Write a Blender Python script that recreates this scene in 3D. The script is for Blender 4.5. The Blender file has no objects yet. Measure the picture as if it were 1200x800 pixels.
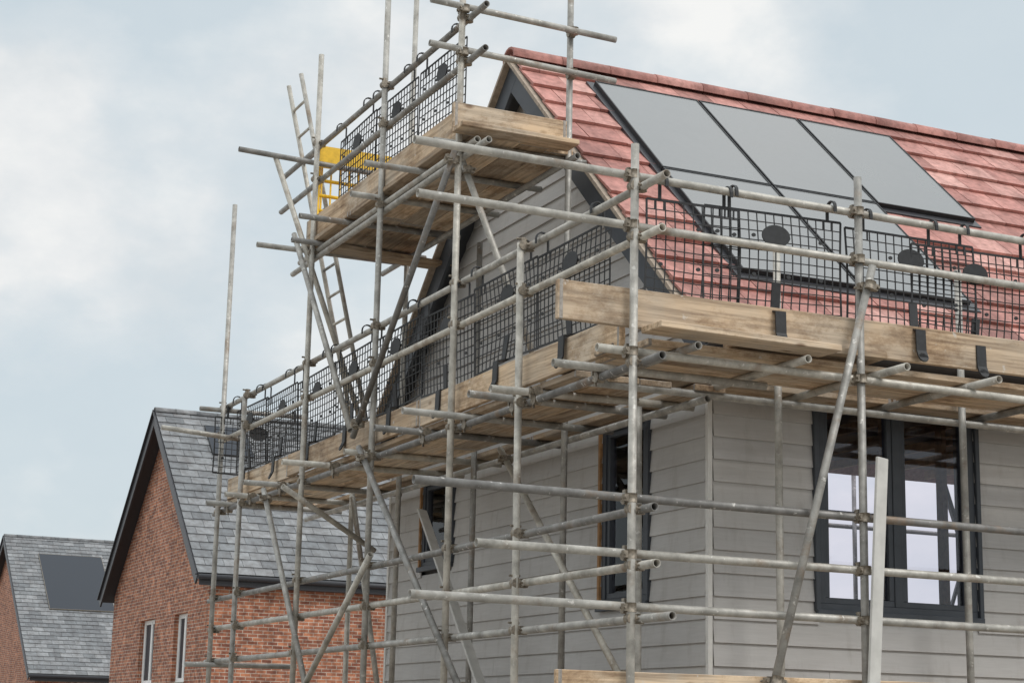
import bpy, math, random
from mathutils import Vector, Matrix
random.seed(7)
V=Vector
sc=bpy.context.scene

# ------------------------------------------------------------------ materials
def newmat(name):
    m=bpy.data.materials.new(name); m.use_nodes=True
    nt=m.node_tree; b=nt.nodes['Principled BSDF']
    return m,nt,b
def N(nt,t,**k):
    n=nt.nodes.new(t)
    for a,v in k.items(): setattr(n,a,v)
    return n
def ramp(nt,fac,stops):
    r=N(nt,'ShaderNodeValToRGB'); e=r.color_ramp.elements
    while len(e)<len(stops): e.new(0.5)
    for i,(p,c) in enumerate(stops):
        e[i].position=p; e[i].color=(c[0],c[1],c[2],1)
    nt.links.new(fac,r.inputs['Fac']); return r.outputs['Color']
def mixc(nt,fac,a,b,bt='MIX'):
    m=N(nt,'ShaderNodeMix',data_type='RGBA',blend_type=bt)
    def s(sock,v):
        if isinstance(v,(int,float)): sock.default_value=v
        elif isinstance(v,tuple): sock.default_value=(v[0],v[1],v[2],1)
        else: nt.links.new(v,sock)
    s(m.inputs[0],fac); s(m.inputs[6],a); s(m.inputs[7],b)
    return m.outputs[2]
def coords(nt,scale,rnd=0.0):
    tc=N(nt,'ShaderNodeTexCoord')
    v=N(nt,'ShaderNodeVectorMath',operation='MULTIPLY'); v.inputs[1].default_value=scale
    nt.links.new(tc.outputs['Object'],v.inputs[0]); out=v.outputs[0]
    if rnd:
        g=N(nt,'ShaderNodeNewGeometry')
        k=N(nt,'ShaderNodeMath',operation='MULTIPLY'); k.inputs[1].default_value=rnd
        nt.links.new(g.outputs['Random Per Island'],k.inputs[0])
        a=N(nt,'ShaderNodeVectorMath',operation='ADD')
        nt.links.new(out,a.inputs[0]); nt.links.new(k.outputs[0],a.inputs[1]); out=a.outputs[0]
    return out
def noise(nt,vec,scale,detail=4,rough=.55):
    n=N(nt,'ShaderNodeTexNoise'); n.inputs['Scale'].default_value=scale
    n.inputs['Detail'].default_value=detail; n.inputs['Roughness'].default_value=rough
    nt.links.new(vec,n.inputs['Vector']); return n.outputs['Fac']
def island(nt):
    return N(nt,'ShaderNodeNewGeometry').outputs['Random Per Island']
def bump(nt,b,h,strength=.3,dist=.01):
    n=N(nt,'ShaderNodeBump'); n.inputs['Strength'].default_value=strength; n.inputs['Distance'].default_value=dist
    nt.links.new(h,n.inputs['Height']); nt.links.new(n.outputs[0],b.inputs['Normal'])

def mat_wood(name,axis,dark,light,grey):
    m,nt,b=newmat(name)
    sc_=[34,34,34]; sc_[axis]=1.3
    v=coords(nt,tuple(sc_),40)
    n1=noise(nt,v,1.0,6,.65)
    c=ramp(nt,n1,[(.32,dark),(.58,light)])
    n2=noise(nt,coords(nt,(1.7,1.7,1.7),9),1,4,.6)
    f=ramp(nt,n2,[(.38,(.05,.05,.05)),(.62,(.85,.85,.85))])
    gg=ramp(nt,n1,[(.3,tuple(x*.5 for x in grey)),(.6,grey)])
    c=mixc(nt,f,c,gg)
    r=ramp(nt,island(nt),[(0,(.62,.59,.56)),(.5,(1.0,.97,.94)),(1,(1.2,1.17,1.13))])
    c=mixc(nt,1.0,c,r,'MULTIPLY')
    sv=[4,4,4]; sv[axis]=2.2
    st=noise(nt,coords(nt,tuple(sv),5),1,8,.78)
    s2=ramp(nt,st,[(.49,(1,1,1)),(.59,(.70,.64,.58)),(.71,(.36,.31,.27))])
    c=mixc(nt,1.0,c,s2,'MULTIPLY')
    kv=[5.5,5.5,5.5]; kv[axis]=2.4
    vo=N(nt,'ShaderNodeTexVoronoi'); vo.inputs['Scale'].default_value=1; nt.links.new(coords(nt,tuple(kv),33),vo.inputs['Vector'])
    kk=ramp(nt,vo.outputs['Distance'],[(.05,(.30,.22,.17)),(.12,(1,1,1))])
    c=mixc(nt,.8,c,kk,'MULTIPLY')
    sp=noise(nt,coords(nt,(13,13,13),15),1,4,.6)
    f3=ramp(nt,sp,[(.67,(0,0,0)),(.72,(.6,.6,.6))])
    c=mixc(nt,f3,c,(.58,.56,.52))
    nt.links.new(c,b.inputs['Base Color']); b.inputs['Roughness'].default_value=.88
    bump(nt,b,n1,.5,.004); return m
WD=(.26,.175,.11); WL=(.64,.49,.335); WG=(.55,.475,.385)
wood_x=mat_wood('wood_board_x',0,WD,WL,WG)
wood_y=mat_wood('wood_board_y',1,WD,WL,WG)

def mat_steel():
    m,nt,b=newmat('galvanised_tube')
    n1=noise(nt,coords(nt,(9,9,9),30),1,5,.65)
    c=ramp(nt,n1,[(.3,(.27,.26,.24)),(.55,(.46,.445,.415)),(.75,(.62,.60,.56))])
    r=ramp(nt,island(nt),[(0,(.42,.42,.43)),(.45,(.85,.85,.84)),(1,(1.18,1.15,1.08))])
    c=mixc(nt,1.0,c,r,'MULTIPLY')
    ru=noise(nt,coords(nt,(3.1,3.1,3.1),17),1,6,.7)
    f=ramp(nt,ru,[(.56,(0,0,0)),(.70,(.75,.75,.75))])
    c=mixc(nt,f,c,(.23,.16,.105))
    sp=noise(nt,coords(nt,(24,24,24),11),1,3,.6)
    f2=ramp(nt,sp,[(.64,(0,0,0)),(.70,(.8,.8,.8))])
    c=mixc(nt,f2,c,(.66,.64,.60))
    nt.links.new(c,b.inputs['Base Color']); b.inputs['Metallic'].default_value=.25
    rr=ramp(nt,n1,[(.3,(.62,.62,.62)),(.7,(.42,.42,.42))]); nt.links.new(rr,b.inputs['Roughness'])
    bump(nt,b,n1,.2,.002); return m
steel=mat_steel()
def flat(name,col,rough=.6,metal=0,var=.15,ns=20,bs=.1):
    m,nt,b=newmat(name)
    n1=noise(nt,coords(nt,(1,1,1),3),ns,4)
    d=tuple(x*(1-var) for x in col); l=tuple(min(1,x*(1+var)) for x in col)
    c=ramp(nt,n1,[(.3,d),(.7,l)])
    nt.links.new(c,b.inputs['Base Color']); b.inputs['Roughness'].default_value=rough; b.inputs['Metallic'].default_value=metal
    if bs: bump(nt,b,n1,bs,.003)
    return m
coup=flat('coupler_steel',(.26,.225,.18),.55,.4,.4,60)
band=flat('end_band_steel',(.33,.30,.27),.6,.4,.3,40)
blackp=flat('black_plastic',(.020,.021,.023),.6,0,.3,30)
anthr=flat('anthracite_trim',(.05,.058,.07),.5,0,.15,8,.02)
yellow=flat('yellow_plastic',(.80,.50,.03),.5)
paleb=flat('pale_board',(.55,.54,.51),.8,0,.12,9)
trimw=flat('corner_trim',(.66,.65,.62),.5,0,.06)
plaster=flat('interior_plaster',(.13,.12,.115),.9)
timber=flat('timber_lining',(.36,.2,.09),.8,0,.3,14)
gutter=flat('gutter_plastic',(.03,.03,.035),.4,0,.1)
whitef=flat('white_window_frame',(.80,.80,.79),.4,0,.05)
mortar=flat('verge_undercloak',(.36,.30,.24),.9,0,.25,25)

def mat_siding():
    m,nt,b=newmat('fibre_cement_siding')
    v=coords(nt,(3,3,45),20); n1=noise(nt,v,1.5,5,.6)
    c=ramp(nt,n1,[(.25,(.49,.484,.472)),(.75,(.56,.553,.54))])
    r=ramp(nt,island(nt),[(0,(.93,.93,.94)),(1,(1.04,1.03,1.02))])
    c=mixc(nt,1.0,c,r,'MULTIPLY')
    d=noise(nt,coords(nt,(.7,.7,1.5)),1.3,5,.6)
    c=mixc(nt,1.0,c,ramp(nt,d,[(.3,(.89,.88,.87)),(.65,(1,1,1))]),'MULTIPLY')
    d2=noise(nt,coords(nt,(5,5,1.2)),1.6,6,.7)
    c=mixc(nt,1.0,c,ramp(nt,d2,[(.53,(1,1,1)),(.75,(.82,.80,.78))]),'MULTIPLY')
    nt.links.new(c,b.inputs['Base Color']); b.inputs['Roughness'].default_value=.7
    bump(nt,b,n1,.35,.003); return m
siding=mat_siding()
def mat_tile(name,stops,ns,rough=.7,dirt=(.80,.78,.78)):
    m,nt,b=newmat(name)
    c=ramp(nt,island(nt),stops)
    n1=noise(nt,coords(nt,(1,1,1),20),ns,6,.7)
    c=mixc(nt,1.0,c,ramp(nt,n1,[(.34,(.66,.62,.60)),(.66,(1.18,1.18,1.18))]),'MULTIPLY')
    n2=noise(nt,coords(nt,(1.8,.6,.6)),1.7,7,.65)
    c=mixc(nt,1.0,c,ramp(nt,n2,[(.36,dirt),(.58,(1.04,1.04,1.04))]),'MULTIPLY')
    nt.links.new(c,b.inputs['Base Color']); b.inputs['Roughness'].default_value=rough
    bump(nt,b,n1,.25,.003); return m
redtile=mat_tile('red_concrete_tile',[(0,(.33,.155,.13)),(.3,(.43,.195,.165)),(.75,(.51,.235,.20)),(1,(.60,.34,.295))],14,.68,(.66,.63,.63))
slate=mat_tile('slate_tile',[(0,(.135,.145,.155)),(.5,(.18,.19,.20)),(1,(.245,.255,.265))],6,.55)

def mat_brick():
    m,nt,b=newmat('red_brick')
    tc=N(nt,'ShaderNodeTexCoord'); s=N(nt,'ShaderNodeSeparateXYZ'); nt.links.new(tc.outputs['Object'],s.inputs[0])
    a=N(nt,'ShaderNodeMath',operation='ADD'); nt.links.new(s.outputs[0],a.inputs[0]); nt.links.new(s.outputs[1],a.inputs[1])
    cb=N(nt,'ShaderNodeCombineXYZ'); nt.links.new(a.outputs[0],cb.inputs[0]); nt.links.new(s.outputs[2],cb.inputs[1])
    br=N(nt,'ShaderNodeTexBrick'); nt.links.new(cb.outputs[0],br.inputs['Vector'])
    br.inputs['Scale'].default_value=1; br.inputs['Brick Width'].default_value=.225; br.inputs['Row Height'].default_value=.075
    br.inputs['Mortar Size'].default_value=.008; br.inputs['Mortar Smooth'].default_value=.2
    br.inputs['Color1'].default_value=(.48,.20,.11,1); br.inputs['Color2'].default_value=(.23,.085,.055,1)
    br.inputs['Mortar'].default_value=(.46,.40,.34,1)
    n1=noise(nt,tc.outputs['Object'],1.2,5)
    c=mixc(nt,1.0,br.outputs['Color'],ramp(nt,n1,[(.3,(.85,.83,.8)),(.7,(1.15,1.15,1.15))]),'MULTIPLY')
    n2=noise(nt,tc.outputs['Object'],7,4,.6)
    c=mixc(nt,1.0,c,ramp(nt,n2,[(.38,(.62,.58,.58)),(.6,(1.15,1.12,1.1))]),'MULTIPLY')
    nt.links.new(c,b.inputs['Base Color']); b.inputs['Roughness'].default_value=.9
    return m
brick=mat_brick()
def mat_pv():
    m,nt,b=newmat('pv_glass')
    n1=noise(nt,coords(nt,(1,1,1)),1.2,6,.6)
    c=ramp(nt,n1,[(.3,(.115,.12,.122)),(.7,(.15,.155,.157))])
    nt.links.new(c,b.inputs['Base Color'])
    rr=ramp(nt,n1,[(.3,(.18,.18,.18)),(.7,(.30,.30,.30))]); nt.links.new(rr,b.inputs['Roughness'])
    b.inputs['IOR'].default_value=1.8; return m
pv=mat_pv()
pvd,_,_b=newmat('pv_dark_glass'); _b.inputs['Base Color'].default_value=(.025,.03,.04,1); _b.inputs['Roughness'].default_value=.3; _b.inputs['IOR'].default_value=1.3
def mat_glass():
    m=bpy.data.materials.new('window_glass'); m.use_nodes=True; nt=m.node_tree; nt.nodes.clear()
    o=N(nt,'ShaderNodeOutputMaterial'); mx=N(nt,'ShaderNodeMixShader'); t=N(nt,'ShaderNodeBsdfTransparent'); g=N(nt,'ShaderNodeBsdfGlossy')
    t.inputs['Color'].default_value=(.93,.92,.97,1); g.inputs['Roughness'].default_value=.01
    f=N(nt,'ShaderNodeFresnel'); f.inputs['IOR'].default_value=1.4
    nt.links.new(f.outputs[0],mx.inputs[0]); nt.links.new(t.outputs[0],mx.inputs[1]); nt.links.new(g.outputs[0],mx.inputs[2])
    nt.links.new(mx.outputs[0],o.inputs['Surface']); return m
glass=mat_glass()
def mat_ground():
    m,nt,b=newmat('site_ground')
    n1=noise(nt,coords(nt,(1,1,1)),.6,8,.65)
    c=ramp(nt,n1,[(.3,(.20,.17,.14)),(.55,(.30,.27,.235)),(.75,(.36,.335,.30))])
    nt.links.new(c,b.inputs['Base Color']); b.inputs['Roughness'].default_value=.95
    bump(nt,b,n1,.6,.05); return m
groundm=mat_ground()

# ------------------------------------------------------------------ mesh builder
class MB:
    def __init__(s): s.v=[]; s.f=[]; s.m=[]; s.s=[]; s.mats=[]
    def mi(s,mat):
        if mat not in s.mats: s.mats.append(mat)
        return s.mats.index(mat)
    def add(s,vs,fs,mat,smooth=False):
        o=len(s.v); k=s.mi(mat); s.v+= [tuple(x) for x in vs]
        for i,f in enumerate(fs):
            s.f.append([o+j for j in f]); s.m.append(k)
            s.s.append(smooth[i] if isinstance(smooth,list) else smooth)
    def obox(s,c,a,b,d,mat):   # half-axis vectors
        c=V(c);a=V(a);b=V(b);d=V(d)
        vs=[c+a*i+b*j+d*k for i in(-1,1) for j in(-1,1) for k in(-1,1)]
        fs=[(0,1,3,2),(4,6,7,5),(0,4,5,1),(2,3,7,6),(0,2,6,4),(1,5,7,3)]
        if a.cross(b).dot(d)<0: fs=[f[::-1] for f in fs]
        s.add(vs,fs,mat)
    def box(s,lo,hi,mat):
        lo=V(lo);hi=V(hi);c=(lo+hi)/2;h=(hi-lo)/2
        s.obox(c,(h.x,0,0),(0,h.y,0),(0,0,h.z),mat)
    def beam(s,p,q,w,t,mat,up=(0,0,1)):
        p=V(p);q=V(q);d=(q-p);L=d.length;d.normalize();u=V(up)
        u=(u-d*u.dot(d)).normalized();w_=d.cross(u)
        s.obox((p+q)/2,d*L/2,w_*w/2,u*t/2,mat)
    def tube(s,p,q,r=.0242,mat=None,n=14,hollow=True):
        mat=mat or steel
        p=V(p);q=V(q);d=(q-p).normalized()
        a=V((0,0,1)) if abs(d.z)<.9 else V((1,0,0))
        u=d.cross(a).normalized();w=d.cross(u)
        def ring(c,rr): return [c+u*rr*math.cos(2*math.pi*i/n)+w*rr*math.sin(2*math.pi*i/n) for i in range(n)]
        if hollow:
            ri=r*.84; vs=ring(p,r)+ring(q,r)+ring(p,ri)+ring(q,ri)+ring(p+d*.08,ri)+ring(q-d*.08,ri)
        else: vs=ring(p,r)+ring(q,r)
        fs=[];sm=[]
        for i in range(n):
            j=(i+1)%n
            fs.append((i,n+i,n+j,j)); sm.append(True)
            if hollow:
                fs.append((i,j,2*n+j,2*n+i)); sm.append(False)
                fs.append((n+i,3*n+i,3*n+j,n+j)); sm.append(False)
                fs.append((2*n+i,2*n+j,4*n+j,4*n+i)); sm.append(True)
                fs.append((3*n+i,5*n+i,5*n+j,3*n+j)); sm.append(True)
        if hollow:
            fs.append(tuple(4*n+i for i in range(n))[::-1]); sm.append(False)
            fs.append(tuple(5*n+i for i in range(n))); sm.append(False)
        else:
            fs.append(tuple(range(n))[::-1]); sm.append(False); fs.append(tuple(range(n,2*n))); sm.append(False)
        s.add(vs,fs,mat,sm)
    def disc(s,c,u,w,ru,rw,th,mat,n=20):
        c=V(c);u=V(u);w=V(w);k=u.cross(w).normalized()*th/2
        vs=[c+u*ru*math.cos(2*math.pi*i/n)+w*rw*math.sin(2*math.pi*i/n)-k for i in range(n)]
        vs+=[x+2*k for x in vs]
        fs=[tuple(range(n))[::-1],tuple(range(n,2*n))]+[(i,(i+1)%n,n+(i+1)%n,n+i) for i in range(n)]
        s.add(vs,fs,mat)
    def obj(s,name,parent=None,bevel=0):
        me=bpy.data.meshes.new(name); me.from_pydata(s.v,[],s.f)
        for m in s.mats: me.materials.append(m)
        me.polygons.foreach_set('material_index',s.m); me.polygons.foreach_set('use_smooth',s.s)
        me.update(); o=bpy.data.objects.new(name,me); sc.collection.objects.link(o)
        if parent: o.parent=parent
        if bevel:
            b=o.modifiers.new('bevel','BEVEL'); b.width=bevel; b.segments=1; b.limit_method='ANGLE'; b.angle_limit=math.radians(50)
        return o
def empty(name):
    o=bpy.data.objects.new(name,None); sc.collection.objects.link(o); return o

# ------------------------------------------------------------------ ground
g=MB(); g.add([(-600,-600,0),(600,-600,0),(600,900,0),(-600,900,0)],[(0,1,2,3)],groundm); g.obj('ground')

# ------------------------------------------------------------------ roofs
def tile_roof(B,x0,x1,ye,ze,ya,za,course,tw,th,mat,gap=.004):
    s=V((0,ya-ye,za-ze)); L=s.length; s.normalize()
    n=V((1,0,0)).cross(s)
    if n.z<0: n=-n
    rows=int(L/course)
    course=L/rows
    for i in range(rows):
        off=(tw/2 if i%2 else 0); x=x0-off
        while x<x1:
            a=max(x,x0)+gap/2; b=min(x+tw,x1)-gap/2; x+=tw
            if b-a<.03: continue
            jit=random.uniform(-.002,.003); j2=random.uniform(-.002,.002)
            d0=i*course+random.uniform(-.003,.003); d1=min(d0+course+.05,L)
            lo=th*1.25+jit; hi=.002
            P=lambda xx,d,h: V((xx,ye,ze))+s*d+n*h
            vs=[P(a,d0,lo-th*.9),P(b,d0,lo-th*.9+j2),P(b,d1,hi-th*.5),P(a,d1,hi-th*.5),P(a,d0,lo+th*.1),P(b,d0,lo+th*.1+j2),P(b,d1,hi),P(a,d1,hi)]
            fs=[(0,3,2,1),(4,5,6,7),(0,1,5,4),(1,2,6,5),(2,3,7,6),(3,0,4,7)]
            if ya<ye: fs=[f[::-1] for f in fs]
            B.add(vs,fs,mat)
def roof_slab(B,x0,x1,ye,ze,ya,za,th,mat):
    s=V((0,ya-ye,za-ze)).normalized(); n=V((1,0,0)).cross(s); n=n if n.z>0 else -n
    c=(V((x0,ye,ze))+V((x1,ya,za)))/2-n*(th/2+.022)
    L=(V((0,ye,ze))-V((0,ya,za))).length
    B.obox(c,((x1-x0)/2,0,0),s*L/2,n*th/2,mat)
def ridge(B,x0,x1,y,z,slope,mat,r=.10,seg=.45):
    x=x0
    while x<x1:
        xe=min(x+seg-.004,x1); n=9
        vs=[]; zj=random.uniform(-.003,.003)
        for xx,rr in((x,r+.001),(xe,r-.001)):
            for ro in (rr,rr-.02):
                for i in range(n):
                    a=math.radians(-14+208*i/(n-1))
                    vs.append((xx,y+ro*1.15*math.cos(a),z+zj-.055+ro*.85*math.sin(a)))
        fs=[];sm=[]
        for i in range(n-1):
            fs.append((i,i+1,2*n+i+1,2*n+i));sm.append(True)
            fs.append((n+i,3*n+i,3*n+i+1,n+i+1));sm.append(True)
            fs.append((i,n+i,n+i+1,i+1));sm.append(False)
            fs.append((2*n+i,2*n+i+1,3*n+i+1,3*n+i));sm.append(False)
        B.add(vs,fs,mat,sm); x+=seg
def rects_minus(a0,a1,z0,z1,ops):
    xs=sorted(set([a0,a1]+[o[0] for o in ops]+[o[1] for o in ops])); out=[]
    for i in range(len(xs)-1):
        l,r=xs[i],xs[i+1]; mid=(l+r)/2; z=z0
        for o in sorted([o for o in ops if o[0]<mid<o[1]],key=lambda o:o[2]):
            if o[2]>z: out.append((l,r,z,o[2]))
            z=o[3]
        if z<z1: out.append((l,r,z,z1))
    return out

# ------------------------------------------------------------------ main house
HX=11.5; HD=5.7; YA=2.85; ZA=7.09; TAN=.93
def roofz(y): return ZA-abs(y-YA)*TAN
house=empty('grey_clad_house')
front_ops=[(.82,2.12,2.44,3.88),(4.6,5.9,2.44,3.88),(7.6,8.9,2.44,3.88)]
gable_ops=[(.78,1.46,2.5,3.80),(4.2,4.9,3.02,3.80)]
back_ops=[(4.5,7.4,2.95,4.36),(1.0,2.2,2.7,3.9)]
w=MB()
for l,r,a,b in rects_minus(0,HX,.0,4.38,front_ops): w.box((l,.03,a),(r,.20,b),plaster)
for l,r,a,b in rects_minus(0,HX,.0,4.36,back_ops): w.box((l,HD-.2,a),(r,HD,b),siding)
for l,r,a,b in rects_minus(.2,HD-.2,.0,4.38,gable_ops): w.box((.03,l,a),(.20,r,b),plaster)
for xx in (.03,HX-.2):
    w.add([(xx,.05,4.38),(xx,HD-.05,4.38),(xx,YA,roofz(YA)-.09),(xx+.15,.05,4.38),(xx+.15,HD-.05,4.38),(xx+.15,YA,roofz(YA)-.09)],
      [(0,2,1),(3,4,5),(0,1,4,3),(1,2,5,4),(2,0,3,5)],plaster)
w.box((HX-.2,.2,0),(HX,HD-.2,4.36),siding)
w.obj('walls',house)
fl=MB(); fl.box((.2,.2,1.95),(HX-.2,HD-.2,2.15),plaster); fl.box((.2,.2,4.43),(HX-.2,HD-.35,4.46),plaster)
x=.5
while x<HX-.4:
    fl.box((x,.25,4.345),(x+.05,HD-.25,4.428),timber); x+=.6
for xx in(3.3,3.9): fl.box((xx,2.6,2.15),(xx+.05,2.69,4.34),timber)
fl.obj('floors_and_joists',house)
PL=.147
def intervals(a,b,z0,z1,ops):
    iv=[(a,b)]
    for o in ops:
        if o[2]<z1-.01 and o[3]>z0+.01:
            nv=[]
            for l,r in iv:
                if o[1]<=l or o[0]>=r: nv.append((l,r)); continue
                if o[0]>l: nv.append((l,o[0]))
                if o[1]<r: nv.append((o[1],r))
            iv=nv
    return iv
s=MB(); z=.15; k=0
def split(l,r,ph):
    cuts=[]; c=ph
    while c<r:
        if l+.1<c<r-.1: cuts.append(c)
        c+=3.6
    p=[l]+cuts+[r]
    return [(p[i]+(.0015 if i else 0),p[i+1]-(.0015 if i<len(p)-2 else 0)) for i in range(len(p)-1)]
def plank(axis,l,r,z,lo=None):
    zt=z+PL+.02
    pts=[]; e0=random.uniform(-.001,.001); e1=random.uniform(-.001,.001)
    for a,e in((l,e0),(r,e1)):
        for (d,zz) in((-.024,z+e),(-.013,z+e),(.006,zt),(-.006,zt)):
            pts.append((a,d,zz) if axis=='x' else (d,a,zz))
    fs=[(0,1,2,3),(4,7,6,5),(0,4,5,1),(1,5,6,2),(2,6,7,3),(3,7,4,0)]
    s.add(pts,fs,siding)
while z<7.0:
    z1=z+PL
    if z1<4.36:
        for l,r in intervals(.02,HX,z,z1,front_ops):
            for a,b in split(l,r,[.9,2.6,3.4,1.7][k%4]): plank('x',a,b,z)
    half=(ZA-.07-z1)/TAN
    if half>.1:
        lo=max(.02,YA-half); hi=min(HD-.02,YA+half)
        for l,r in intervals(lo,hi,z,z1,gable_ops):
            for a,b in split(l,r,[2.0,3.3,.9,2.8][k%4]): plank('y',a,b,z)
    z+=PL; k+=1
s.obj('siding_planks',house)
t=MB(); t.box((-.027,-.027,.1),(.006,.006,4.34),trimw); t.box((-.027,HD-.02,.1),(.016,HD+.02,4.34),trimw); t.obj('corner_trim',house)
r=MB(); X0=-.20; X1=HX+.2
YE=-.30; ZE=roofz(YE); YB=5.78; ZB=roofz(YB)
tile_roof(r,X0,X1,YE,ZE,YA,ZA,.30,.33,.024,redtile,.006)
tile_roof(r,X0,X1,YB,ZB,YA,ZA,.30,.33,.024,redtile,.006)
roof_slab(r,X0+.03,X1-.03,YE+.05,ZE+.05*TAN,YA,ZA,.07,anthr)
roof_slab(r,X0+.03,X1-.03,YB-.2,ZB+.2*TAN,YA,ZA,.05,anthr)
ridge(r,X0-.01,X1,YA,ZA+.03,TAN,redtile)
r.obj('roof',house)
b=MB()
def barge(B,x,ya,za,ye,ze,dep,th,mat,uc=mortar):
    for sgn in(-1,1):
        p=V((x,ya,za)); q=V((x,ya+sgn*abs(ye-ya),ze)); d=(q-p).normalized(); n=V((1,0,0)).cross(d); n=n if n.z>0 else -n
        c=(p+q)/2-n*(dep/2+.045)
        B.obox(c,d*(q-p).length/2,n*dep/2,(th/2+.0005*sgn,0,0),mat)
        c=(p+q)/2-n*.030+V((-.02,0,0))
        B.obox(c,d*(q-p).length/2,n*.014,(.05+.0005*sgn,0,0),uc)
barge(b,X0+.035,YA,ZA,YE,ZE,.19,.03,anthr)
b.box((X0+.05,YE+.06,ZE-.17),(X1,YE+.085,ZE+.02),anthr)
b.box((0,YE+.085,ZE-.17),(X1,.0,ZE-.155),anthr)
b.tube((X0,YE-.0,ZE-.05),(X1,YE-.0,ZE-.05),.055,gutter,14,True)
for sgn in(-1,1):
    p=V((-.08,YA,ZA-.16)); q=V((-.08,YA+sgn*(YA-YE),ZE-.16)); d=(q-p).normalized(); n=V((1,0,0)).cross(d)
    b.obox((p+q)/2,d*(q-p).length/2,n*.006,(.075,0,0),anthr)
b.obj('barge_boards_and_gutter',house)

def window(B,axis,o,depth=.0,mull=(0.5,),frame=anthr,glassm=None,barh=None,out=-.02):
    l,r,z0,z1=o; gl=glassm or glass
    def bx(a0,a1,d0,d1,c0,c1,m):
        if axis=='x': B.box((a0,depth+d0,c0),(a1,depth+d1,c1),m)
        else: B.box((depth+d0,a0,c0),(depth+d1,a1,c1),m)
    f=.055
    bx(l,r,out,.06,z0,z0+f,frame); bx(l,r,out,.06,z1-f,z1,frame)
    bx(l,l+f,out,.06,z0+f,z1-f,frame); bx(r-f,r,out,.06,z0+f,z1-f,frame)
    ed=[l+f]
    for mm in mull:
        c=l+(r-l)*mm; bx(c-.035,c+.035,out+.004,.06,z0+f,z1-f,frame); ed+= [c-.035,c+.035]
    ed.append(r-f)
    for i in range(0,len(ed),2):
        a,b_=ed[i],ed[i+1]; q=.04
        bx(a,b_,out+.012,.05,z0+f,z0+f+q,frame); bx(a,b_,out+.012,.05,z1-f-q,z1-f,frame)
        bx(a,a+q,out+.012,.05,z0+f+q,z1-f-q,frame); bx(b_-q,b_,out+.012,.05,z0+f+q,z1-f-q,frame)
        bx(a+q,b_-q,.018,.024,z0+f+q,z1-f-q,gl)
        if barh:
            zz=z0+(z1-z0)*barh; bx(a+q,b_-q,out+.014,.045,zz-.02,zz+.02,frame)
    bx(l-.03,r+.03,out-.035,out,z0-.03,z0+.012,frame)
wn=MB()
for o in front_ops: window(wn,'x',o,0.0,(.5,))
for o in gable_ops: window(wn,'y',o,0.0,())
for o in front_ops:
    wn.box((o[0]-.035,-.045,o[2]),(o[0]-.001,.02,o[3]+.03),anthr); wn.box((o[1]+.001,-.045,o[2]),(o[1]+.035,.02,o[3]+.03),anthr)
for o in gable_ops:
    wn.box((-.04,o[0]-.03,o[2]),(.02,o[0]-.001,o[3]+.03),anthr); wn.box((-.04,o[1]+.001,o[2]),(.02,o[1]+.03,o[3]+.03),timber)
for xx in(5.62,): wn.box((xx,HD-.15,2.95),(xx+.06,HD-.08,4.36),gutter)
wn.box((4.5,HD-.15,3.86),(5.62,HD-.09,3.95),gutter)
wn.beam((6.3,HD-.05,4.36),(6.8,HD-.05,2.95),.05,.05,gutter,(0,1,0))
wn.beam((6.75,HD-.02,4.0),(6.35,HD-.02,2.95),.035,.035,gutter,(0,1,0))
window(wn,'x',back_ops[1],HD-.08,(.5,))
wn.obj('windows',house,.003)

def panel(x0,x1,y0,y1,rz,slope,thick=.03,mat=pv,name='solar_panel',lift=.048,fm=None):
    fm=fm or blackp
    P=MB(); n=V((0,-slope,1)).normalized(); s_=V((0,1,slope)).normalized(); L=(V((0,y1,rz(y1)))-V((0,y0,rz(y0)))).length
    c=(V((x0,y0,rz(y0)))+V((x1,y1,rz(y1))))/2+n*lift
    P.obox(c,((x1-x0)/2-.012,0,0),s_*(L/2-.012),n*thick/2,mat)
    f=.012
    for sg in(-1,1):
        P.obox(c+s_*sg*(L/2-f/2)+n*.003,((x1-x0)/2,0,0),s_*f/2,n*(thick/2+.002),fm)
        P.obox(c+V((sg*((x1-x0)/2-f/2),0,0))+n*.003,(f/2,0,0),s_*(L/2-f),n*(thick/2+.002),fm)
    return P.obj(name)
for row,(ya,yb,cols) in enumerate([(1.425,2.55,3),(.30,1.415,2)]):
    for i in range(cols):
        panel(.42+i*.985,.42+i*.985+.965,ya,yb,roofz,TAN)
fr=MB(); n=V((0,-TAN,1)).normalized(); s_=V((0,1,TAN)).normalized()
def strip(xa,ya,xb,yb,lift=.034):
    fr.add([V((x_,y_,roofz(y_)))+n*l_ for l_ in(0,lift) for x_,y_ in((xa,ya),(xb,ya),(xb,yb),(xa,yb))],
      [(4,5,6,7),(0,1,5,4),(1,2,6,5),(2,3,7,6),(3,0,4,7)],gutter)
strip(.365,.24,.42,2.58); strip(.42,2.552,3.39,2.58); strip(3.36,1.37,3.39,2.552); strip(.42,.24,2.43,.298); strip(2.375,.298,2.43,1.37); strip(2.43,1.37,3.36,1.42)
fr.obj('solar_flashing',house)

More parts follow.
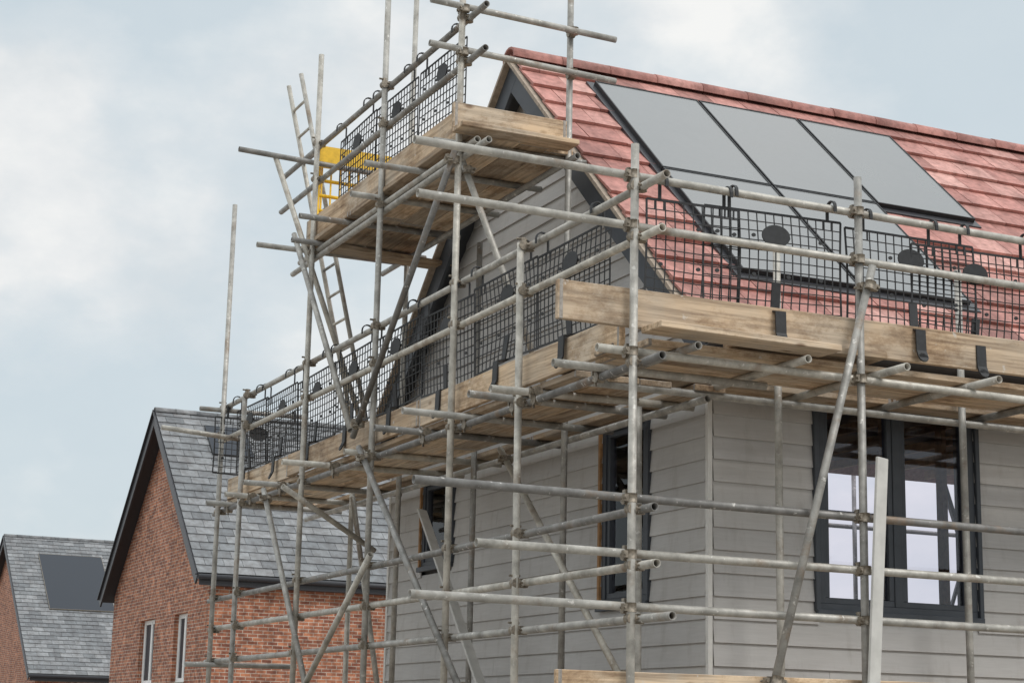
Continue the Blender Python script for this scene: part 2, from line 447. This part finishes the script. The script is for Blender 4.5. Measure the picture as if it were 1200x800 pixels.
# ------------------------------------------------------------------ brick houses
def brick_house(x0,y0,dep,length,ze,za,ops,vx=.35,vy=.25):
    H=empty('brick_house'); ym=y0+dep/2; sl=(za-ze)/(dep/2+vy); wallt=za-sl*dep/2-.12
    W=MB()
    for l,r_,a,b_ in rects_minus(y0,y0+dep,0,wallt,ops): W.box((x0,l,a),(x0+.3,r_,b_),brick)
    W.add([(x0,y0,wallt),(x0,y0+dep,wallt),(x0,ym,za-.12),(x0+.3,y0,wallt),(x0+.3,y0+dep,wallt),(x0+.3,ym,za-.12)],
      [(0,2,1),(3,4,5),(0,1,4,3),(1,2,5,4),(2,0,3,5)],brick)
    W.box((x0+.3,y0,0),(x0+length,y0+.3,wallt),brick); W.box((x0+.3,y0+dep-.3,0),(x0+length,y0+dep,wallt),brick)
    W.box((x0+length-.3,y0+.3,0),(x0+length,y0+dep-.3,wallt),brick)
    W.obj('walls',H)
    R=MB(); a=x0-vx; b_=x0+length+vx
    for yy in(y0-vy,y0+dep+vy):
        tile_roof(R,a,b_,yy,ze,ym,za,.27,.42,.018,slate,.008)
        roof_slab(R,a+.03,b_-.03,yy,ze,ym,za,.1,gutter)
    ridge(R,a,b_,ym,za+.02,sl,slate,.11,.5); R.obj('roof',H)
    G=MB(); barge(G,a+.02,ym,za,y0-vy,ze,.24,.04,gutter,gutter)
    G.box((a+.05,y0-vy+.02,ze-.24),(b_,y0-vy+.05,ze-.03),gutter); G.box((x0,y0-vy+.05,ze-.24),(b_,y0,ze-.22),gutter)
    G.tube((a,y0-vy-.04,ze-.07),(b_,y0-vy-.04,ze-.07),.06,gutter,12)
    G.obj('barge_boards_and_gutter',H)
    Wn=MB()
    for o in ops:
        window(Wn,'y',o,x0+.12,(.5,) if o[1]-o[0]>1 else (),whitef,pvd)
        Wn.box((x0-.03,o[0]-.06,o[2]-.08),(x0+.12,o[1]+.06,o[2]-.002),mortar)
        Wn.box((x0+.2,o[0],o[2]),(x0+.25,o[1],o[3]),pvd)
    Wn.obj('windows',H)
    return lambda y: za-abs(y-ym)*sl, sl
rz1,sl1=brick_house(4.4,27.8,9.0,11,4.8,9.0,[(29.5,30.6,2.6,4.1),(32.4,33.8,2.6,4.1)])
panel(5.15,6.15,30.95,31.85,rz1,sl1,mat=pvd); panel(5.15,6.15,31.88,32.8-.02,rz1,sl1,mat=pvd)
rz2,sl2=brick_house(6.3,57.2,14.8,14,3.4,9.0,[],vx=.3,vy=.3)
panel(7.2,9.7,60.3,63.5,rz2,sl2,mat=pvd,fm=coup)

# ------------------------------------------------------------------ scaffolding
scaf=empty('scaffolding')
ST=MB(); CO=MB(); BX=MB()
XO,XI=-1.25,-.36
def coupler(p,d1,d2):
    p=V(p);d1=V(d1).normalized();d2=V(d2).normalized()
    o=d1.cross(d2).normalized()*.026
    for c,d,sg in((p-o,d1,-1),(p+o,d2,1)):
        CO.tube(c-d*.026,c+d*.026,.0325,coup,10,False)
        e=o.normalized(); q=d.cross(e)
        CO.obox(c+q*.038,q*.014,d*.02,e*.016,coup)
        CO.tube(c+q*.045-e*.03,c+q*.045+e*.045,.008,coup,6,False)
    CO.obox(p,d1*.02,d2*.02,o.normalized()*.012,coup)
J=lambda a=.012: random.uniform(-a,a)
gy=[-1.25,.25,1.37,2.95,4.62,6.38,7.18]
gtop=[4.95,4.72,8.4,8.4,7.5,4.66,6.75]
for i,(y,zt) in enumerate(zip(gy,gtop)):
    ST.tube((XO+J(),y+J(),0),(XO+J()*2,y+J()*1.5-(.1 if i==6 else 0),zt))
iy=[.3,1.4,3.0,4.62,5.8]
itop=[3.95,8.4,5.5,8.4,3.95]
for y,zt in zip(iy,itop): ST.tube((XI+J(),y+J(),0),(XI+J(),y+J(),zt))
fx=[.31,1.76,3.4,5.0,6.6,8.2,9.8]
for x in fx:
    ST.tube((x+J(),-1.25+J(),0),(x+J(),-1.25+J(),4.98+J(.03)))
    ST.tube((x+.0+J(),XI+J(),0),(x-.01+J(),XI+J(),4.78))
YR=-1.20
for z,xs in((4.77,-2.59),(4.47,-2.56),(2.90,-2.53),(2.59,-2.16),(2.30,-2.53),(3.73,-1.45),(1.80,-1.5)):
    ST.tube((xs,YR+J(.004),z+.012),(4.6,YR+J(.004),z-.008)); ST.tube((4.55,YR-.1,z),(10.3,YR-.1,z))
    for x in [XO]+fx[:3]: coupler((x,-1.225,z),(0,0,1),(1,0,0))
for z in(3.73,1.80): ST.tube((-1.1,XI+.05,z),(10.3,XI+.05,z))
XR=-1.20
for z,ys,ye in((4.70,-1.55,7.35),(4.40,-1.5,7.4),(2.84,-1.42,7.5),(2.53,-1.45,7.3),(2.24,-1.62,7.5),(3.67,-1.5,7.5),(1.74,-1.4,7.4)):
    ST.tube((XR+J(.004),ys,z),(XR+J(.004),ye,z+J(.02)))
    for y in gy: coupler((-1.225,y,z),(0,0,1),(0,1,0))
for z in(3.67,1.74): ST.tube((XI+.05,-.5,z),(XI+.05,7.3,z))
for z in(3.72,1.79):
    for y in(-.75,.1,.42,1.2,1.95,3.15,3.9,5.3,6.2,6.95):
        ST.tube((-1.40-random.random()**2*.36,y+J(.05),z),(-.07,y+J(.04),z+.004))
        coupler((XR,y,z-.025),(0,1,0),(1,0,0))
for z in(3.78,1.85):
    for x in(-.9,-.15,.48,1.2,1.95,2.8,3.6,4.4,5.2,6,6.8,7.6,8.4,9.2):
        ST.tube((x+J(.04),-1.34-random.random()*.16,z),(x+J(.04),-.08,z+.004))
for z in(4.66,2.2): ST.tube((-1.5,7.13,z-.0),(-.4,7.13,z+.01))
ST.tube((-1.9,7.0,4.42),(-1.1,6.95,4.36))
def boards_x(x0,x1,ys,z,L=3.9,t=.038):
    for y in ys:
        x=x0+random.uniform(-.12,.1)
        while x<x1:
            l=L if x>x0+.5 else random.choice([2.4,3.0,3.9]); xe=min(x+l,x1+J(.1))
            dz=J(.003); yj=J(.004)
            BX.obox(((x+xe)/2,y+yj,z+dz),((xe-x)/2-.004,0,0),(0,.111,J(.002)),(0,0,t/2),wood_x)
            for e in(x+.02,xe-.02): BX.obox((e,y+yj,z+dz),(.0135,0,0),(0,.1125,0),(0,0,t/2+.0015),band)
            x+=l
def boards_y(y0,y1,xs,z,L=3.9,t=.038):
    for x in xs:
        y=y0+random.uniform(-.1,.1)
        while y<y1:
            l=L if y>y0+.5 else random.choice([2.4,3.0,3.9]); ye=min(y+l,y1+J(.12))
            xj=J(.004);dz=J(.003)
            BX.obox((x+xj,(y+ye)/2,z+dz),(.111,0,J(.002)),(0,(ye-y)/2-.004,0),(0,0,t/2),wood_y)
            for e in(y+.02,ye-.02): BX.obox((x+xj,e,z+dz),(.1125,0,0),(0,.0135,0),(0,0,t/2+.0015),band)
            y+=l
boards_x(-1.15,10,[-1.045,-.815,-.585,-.20],3.826)
boards_y(-.35,7.25,[-1.045,-.815,-.585,-.20],3.766)
boards_x(-1.15,10,[-1.045,-.815,-.585,-.20],1.896)
boards_y(-.35,7.25,[-1.045,-.815,-.585,-.20],1.836)
BX.obox((-.55,-1.30,3.868),(.62,.02,0),(-.004,.111,0),(0,0,.019),wood_x)
BX.obox((.0,-1.12,3.89),(.5,-.03,0),(.006,.11,0),(0,0,.019),wood_x)
def toe_x(x0,x1,y,z,h=.225):
    k=J(.006)
    BX.obox(((x0+x1)/2,y,z+h/2),((x1-x0)/2,0,k),(0,.019,0),(0,0,h/2),wood_x)
    for e,kk in((x0+.02,-k),(x1-.02,k)): BX.obox((e,y,z+h/2+kk),(.0135,0,0),(0,.0205,0),(0,0,h/2+.0015),band)
def toe_y(y0,y1,x,z,h=.2):
    k=J(.008)
    BX.obox((x,(y0+y1)/2,z+h/2),(.019,0,0),(0,(y1-y0)/2,k),(0,0,h/2),wood_y)
    for e,kk in((y0+.02,-k),(y1-.02,k)): BX.obox((x,e,z+h/2+kk),(.0205,0,0),(0,.0135,0),(0,0,h/2+.0015),band)
toe_x(-1.70,2.2,-1.185,3.885); toe_x(2.21,6.1,-1.18,3.89); toe_x(6.11,10,-1.185,3.887)
toe_y(-1.0,2.1,-1.18,3.79); toe_y(2.11,5.2,-1.185,3.788,.19); toe_y(5.1,7.2,-1.145,3.79,.2)
toe_x(-1.67,2.2,-1.185,1.76,.2); toe_x(2.21,6.1,-1.185,1.765,.2)
toe_y(-1.0,2.1,-1.18,1.62,.2); toe_y(2.11,7.1,-1.18,1.62,.2)
toe_x(-1.15,-.1,7.22,3.79,.2)
# tower platform
ZT=5.80
boards_y(1.30,4.95,[-1.13,-.90,-.67,-.44],ZT)
toe_x(-1.32,-.42,1.33,ZT+.02,.19); toe_y(1.36,4.9,-1.20,ZT+.03,.2)
BX.obox((-.87,1.22,ZT-.005),(.46,.0,0),(0,.10,0),(0,0,.018),wood_x)
BX.obox((-.62,4.3,ZT-.16),(.55,.05,0),(-.01,.11,0),(0,0,.019),wood_x)
for y,e in((1.46,.05),(2.2,.3),(3.0,.12),(3.8,.28),(4.55,.1),(4.85,.32)): ST.tube((-1.36-e,y,ZT-.05),(-.2,y+J(.03),ZT-.045))
for x in(-1.20,-.41): ST.tube((x,1.15,ZT-.10),(x,5.1,ZT-.10))
for z in(6.73,6.40):
    ST.tube((-1.52,1.32,z+.02),(-.02,1.32,z-.01)); coupler((XO,1.345,z),(0,0,1),(1,0,0)); coupler((XI,1.36,z),(0,0,1),(1,0,0))
    ST.tube((-1.20,1.05,z-.05),(-1.20,5.75,z-.06))
    for y in(1.37,2.95,4.62): coupler((-1.225,y,z-.05),(0,0,1),(0,1,0))
ST.tube((-1.93,4.70,6.54),(-.2,4.72,6.50))
ST.tube((-1.20,.95,ZT-.16),(-1.20,5.3,ZT-.16))
for y in(1.37,2.95,4.62): coupler((-1.225,y,ZT-.12),(0,0,1),(0,1,0))
br=[((-1.31,1.25,5.68),(-1.31,3.2,3.85)),((.36,-1.31,4.42),(-.40,-1.31,1.8)),((-1.19,1.46,5.65),(-.42,1.47,3.9)),
    ((-.43,2.35,3.72),(-.43,.3,1.9)),((-1.31,3.05,3.75),(-1.31,.85,1.8)),((-1.31,5.5,3.7),(-1.31,4.0,1.85)),
    ((-1.31,2.7,2.9),(-1.31,4.2,1.9)),((-1.45,4.5,3.6),(-.48,4.85,3.15)),((-1.60,4.72,6.55),(-.55,4.74,3.9)),
    ((-1.33,4.9,5.9),(-1.33,3.2,3.9)),((-.43,5.6,3.7),(-.43,4.7,1.8))]
for p,q in br: ST.tube(p,q)
for p,q in br[:6]:
    p=V(p);q=V(q);d=(q-p); coupler(p+d*.05,d,(0,0,1)); coupler(q-d*.05,d,(0,0,1))
for x in(4.2,5.6,7.0,8.6): ST.tube((x,6.3,0),(x,6.3,5.0))
for z in(3.9,): ST.tube((3.6,6.34,z),(10,6.34,z))
ST.obj('tubes',scaf); CO.obj('couplers',scaf); BX.obj('boards',scaf,.004)
def leaning(p,q,w=.1,t=.02):
    m=MB(); m.beam(p,q,t,w,paleb,(1,.3,0)); return m.obj('leaning_board',None,.003)
leaning((.30,-1.31,1.8),(.385,-1.33,3.25),.10)
leaning((-.47,2.45,1.9),(-.47,3.8,3.4),.09)

# ---------------- mesh guards
def guard(c,u,zt,width=.96,h=.60,out=None,strap=True,toeoff=.06,oval=True,hang=.08):
    c=V(c);u=V(u).normalized();out=V(out).normalized()
    M=MB(); tilt=random.uniform(-.02,.05); yaw=random.uniform(-.02,.02); rl=random.uniform(-.03,.03)
    dn=(V((0,0,-1))-out*tilt+u*rl).normalized(); uu=(u+out*yaw-dn*(-rl)).normalized()
    bow=random.uniform(-.03,.04); bx_=random.uniform(-.015,.015)
    def P(a,b):
        return V((c.x,c.y,zt))+uu*(a*width+bx_*math.sin(3*b))+dn*(b*h+.010*math.sin(4*a+bow*60)*b)+out*bow*math.sin(math.pi*b)*math.cos(math.pi*a)
    nx=int(width/.058); ny=int(h/.058)
    def bar(p,q,w):
        d=(q-p).normalized(); k=out; wv=d.cross(k).normalized()
        M.obox((p+q)/2,d*(q-p).length/2,wv*w/2,k*.003,blackp)
    for i in range(nx+1):
        a=-.5+i/nx; w=.012 if i in(0,nx) else .0056
        for j in range(3): bar(P(a,j/3),P(a,(j+1)/3),w)
    for j in range(ny+1):
        b_=j/ny; w=.014 if j in(0,ny) else .0056
        for i in range(4): bar(P(-.5+i/4,b_)+out*.001,P(-.5+(i+1)/4,b_)+out*.001,w)
    for i in range(1,nx,4):
        for j in range(2,ny,4):
            M.disc(P(-.5+(i+.5)/nx,(j+.5)/ny),uu,dn,.015,.012,.006,blackp,8)
    if oval: M.disc(P(0,.24)+out*.006,uu,dn,.098,.068,.008,blackp,24)
    UP=V((0,0,1))
    for a in(-.36,.40):
        base=P(a,0); R=.043; dz=hang
        pts=[base]+[base+out*(R-R*math.cos(t_))+UP*(dz+R*math.sin(t_)) for t_ in [k*math.pi/7 for k in range(8)]]
        pts.append(pts[-1]-UP*.03)
        for i in range(len(pts)-1):
            d=(pts[i+1]-pts[i])
            M.obox((pts[i]+pts[i+1])/2,d*.54,uu*.010,d.cross(uu).normalized()*.004,blackp)
        for a2 in(-.03,.03): bar(base+uu*a2,base+uu*a2+dn*.06,.010)
    if strap:
        p0=P(0,.72)+out*.008; p1=P(0,1.0)+out*.014
        p2=V((p1.x,p1.y,p1.z-.015))+out*(toeoff-.014); p3=p2+V((0,0,-.13))+out*.004; p4=p3+V((0,0,-.045))+out*.02
        pts=[p0,p1,p2,p3,p4]; ws=[.03,.036,.036,.036,.033]
        for i in range(4):
            d=pts[i+1]-pts[i]
            M.obox((pts[i]+pts[i+1])/2,d*.52,uu*ws[i],d.cross(uu).normalized()*.005,blackp)
        M.disc(p4,uu,(p4-p3).normalized(),.034,.03,.01,blackp,14)
    return M.obj('mesh_guard_panel')
for x,zz in((-.80,4.68),(-.24,4.70),(.76,4.69),(1.25,4.66),(2.2,4.69),(3.2,4.68),(4.2,4.69),(5.2,4.68)):
    guard((x,-1.155+J(.004),0),(1,0,0),zz,.96 if x>-.7 else .62,.60,(0,-1,0),x>-.7,.075,x>-.7,4.772-zz)
for y in(-.30,.72,1.73,2.68,3.66,4.62,5.6,6.5):
    guard((-1.155+J(.005),y,0),(0,-1,0),4.62+J(.015),.98,.60,(-1,0,0),True,.07,True,.085)
for y in(1.95,2.9,3.8): guard((-1.155,y,0),(0,-1,0),6.60,.9,.56,(-1,0,0),False)
guard((-.1+-.8,7.09,0),(1,0,0),4.59,.9,.55,(0,1,0),False)

# ---------------- ladder + gate
L=MB()
for y in(5.02,5.38): L.tube((-.42,y,3.82),(-1.30,y,7.45),.021)
for i in range(14):
    f=.05+i*.068; L.tube((-.42-.88*f,5.02,3.82+3.63*f),(-.42-.88*f,5.38,3.82+3.63*f),.013,None,8,False)
L.obj('ladder')
G=MB()
for z in(6.12,6.26,6.40,6.70): G.tube((-1.16,4.80,z),(-.50,4.80,z),.016,yellow,10,False)
for x_ in(-1.16,-.50): G.tube((x_,4.80,5.84),(x_,4.80,6.70),.018,yellow,10,False)
for i in range(8): G.tube((-1.13+i*.086,4.80,6.12),(-1.13+i*.086,4.80,6.68),.009,yellow,8,False)
G.obox((-.83,4.765,6.61),(.34,0,0),(0,.008,0),(0,0,.10),yellow)
G.obj('yellow_safety_gate')

# ------------------------------------------------------------------ camera
th=math.radians(24.6); p=math.radians(12.2); rho=.022
h=V((math.sin(th),math.cos(th),0)); F=h*math.cos(p)+V((0,0,math.sin(p))); R0=V((math.cos(th),-math.sin(th),0)); U0=-h*math.sin(p)+V((0,0,math.cos(p)))
R=R0*math.cos(rho)+U0*math.sin(rho); U=-R0*math.sin(rho)+U0*math.cos(rho)
cam=bpy.data.cameras.new('camera'); co=bpy.data.objects.new('camera',cam); sc.collection.objects.link(co)
m=Matrix((R,U,-F)).transposed().to_4x4(); m.translation=V((-6.05,-10.1,1.6)); co.matrix_world=m
cam.lens=2135/1200*36; cam.sensor_width=36; cam.clip_end=3000; sc.camera=co

# ------------------------------------------------------------------ light
el=math.radians(48); sd=V((.30,-.95,0)).normalized()*math.cos(el)+V((0,0,math.sin(el)))
sun=bpy.data.lights.new('sun','SUN'); sun.energy=1.4; sun.angle=math.radians(20); sun.color=(1,.96,.91)
so=bpy.data.objects.new('sun',sun); sc.collection.objects.link(so); so.rotation_euler=sd.to_track_quat('Z','Y').to_euler()
wd=bpy.data.worlds.new('World'); sc.world=wd; wd.use_nodes=True; nt=wd.node_tree
bg=nt.nodes['Background']
sky=N(nt,'ShaderNodeTexSky',sky_type='NISHITA'); sky.sun_disc=False; sky.sun_elevation=el; sky.sun_rotation=math.atan2(sd.x,sd.y); sky.air_density=1.2; sky.dust_density=2
tc=N(nt,'ShaderNodeTexCoord'); vm=N(nt,'ShaderNodeVectorMath',operation='MULTIPLY'); vm.inputs[1].default_value=(1,1,1.6)
nt.links.new(tc.outputs['Generated'],vm.inputs[0])
off=N(nt,'ShaderNodeVectorMath',operation='ADD'); off.inputs[1].default_value=(.35,.1,.22); nt.links.new(vm.outputs[0],off.inputs[0])
hz=mixc(nt,.88,sky.outputs[0],(6.2,7.15,7.7))
n1=noise(nt,off.outputs[0],4.4,9,.54)
f=ramp(nt,n1,[(.40,(.15,.15,.15)),(.49,(.5,.5,.5)),(.57,(1,1,1))])
n2=noise(nt,off.outputs[0],8,9,.58)
cl=ramp(nt,n2,[(.36,(7.2,7.6,7.85)),(.50,(8.2,8.4,8.5)),(.62,(9.1,9.15,9.05))])
c=mixc(nt,f,hz,cl)
sp=N(nt,'ShaderNodeSeparateXYZ'); nt.links.new(tc.outputs['Generated'],sp.inputs[0])
zen=ramp(nt,sp.outputs[2],[(.42,(1,1,1)),(.85,(1.95,1.92,1.88))])   # overcast sky, brighter towards the zenith
c=mixc(nt,1.0,c,zen,'MULTIPLY')
nt.links.new(c,bg.inputs['Color']); bg.inputs['Strength'].default_value=.1
sc.view_settings.view_transform='Standard'; sc.view_settings.look='None'; sc.view_settings.exposure=0
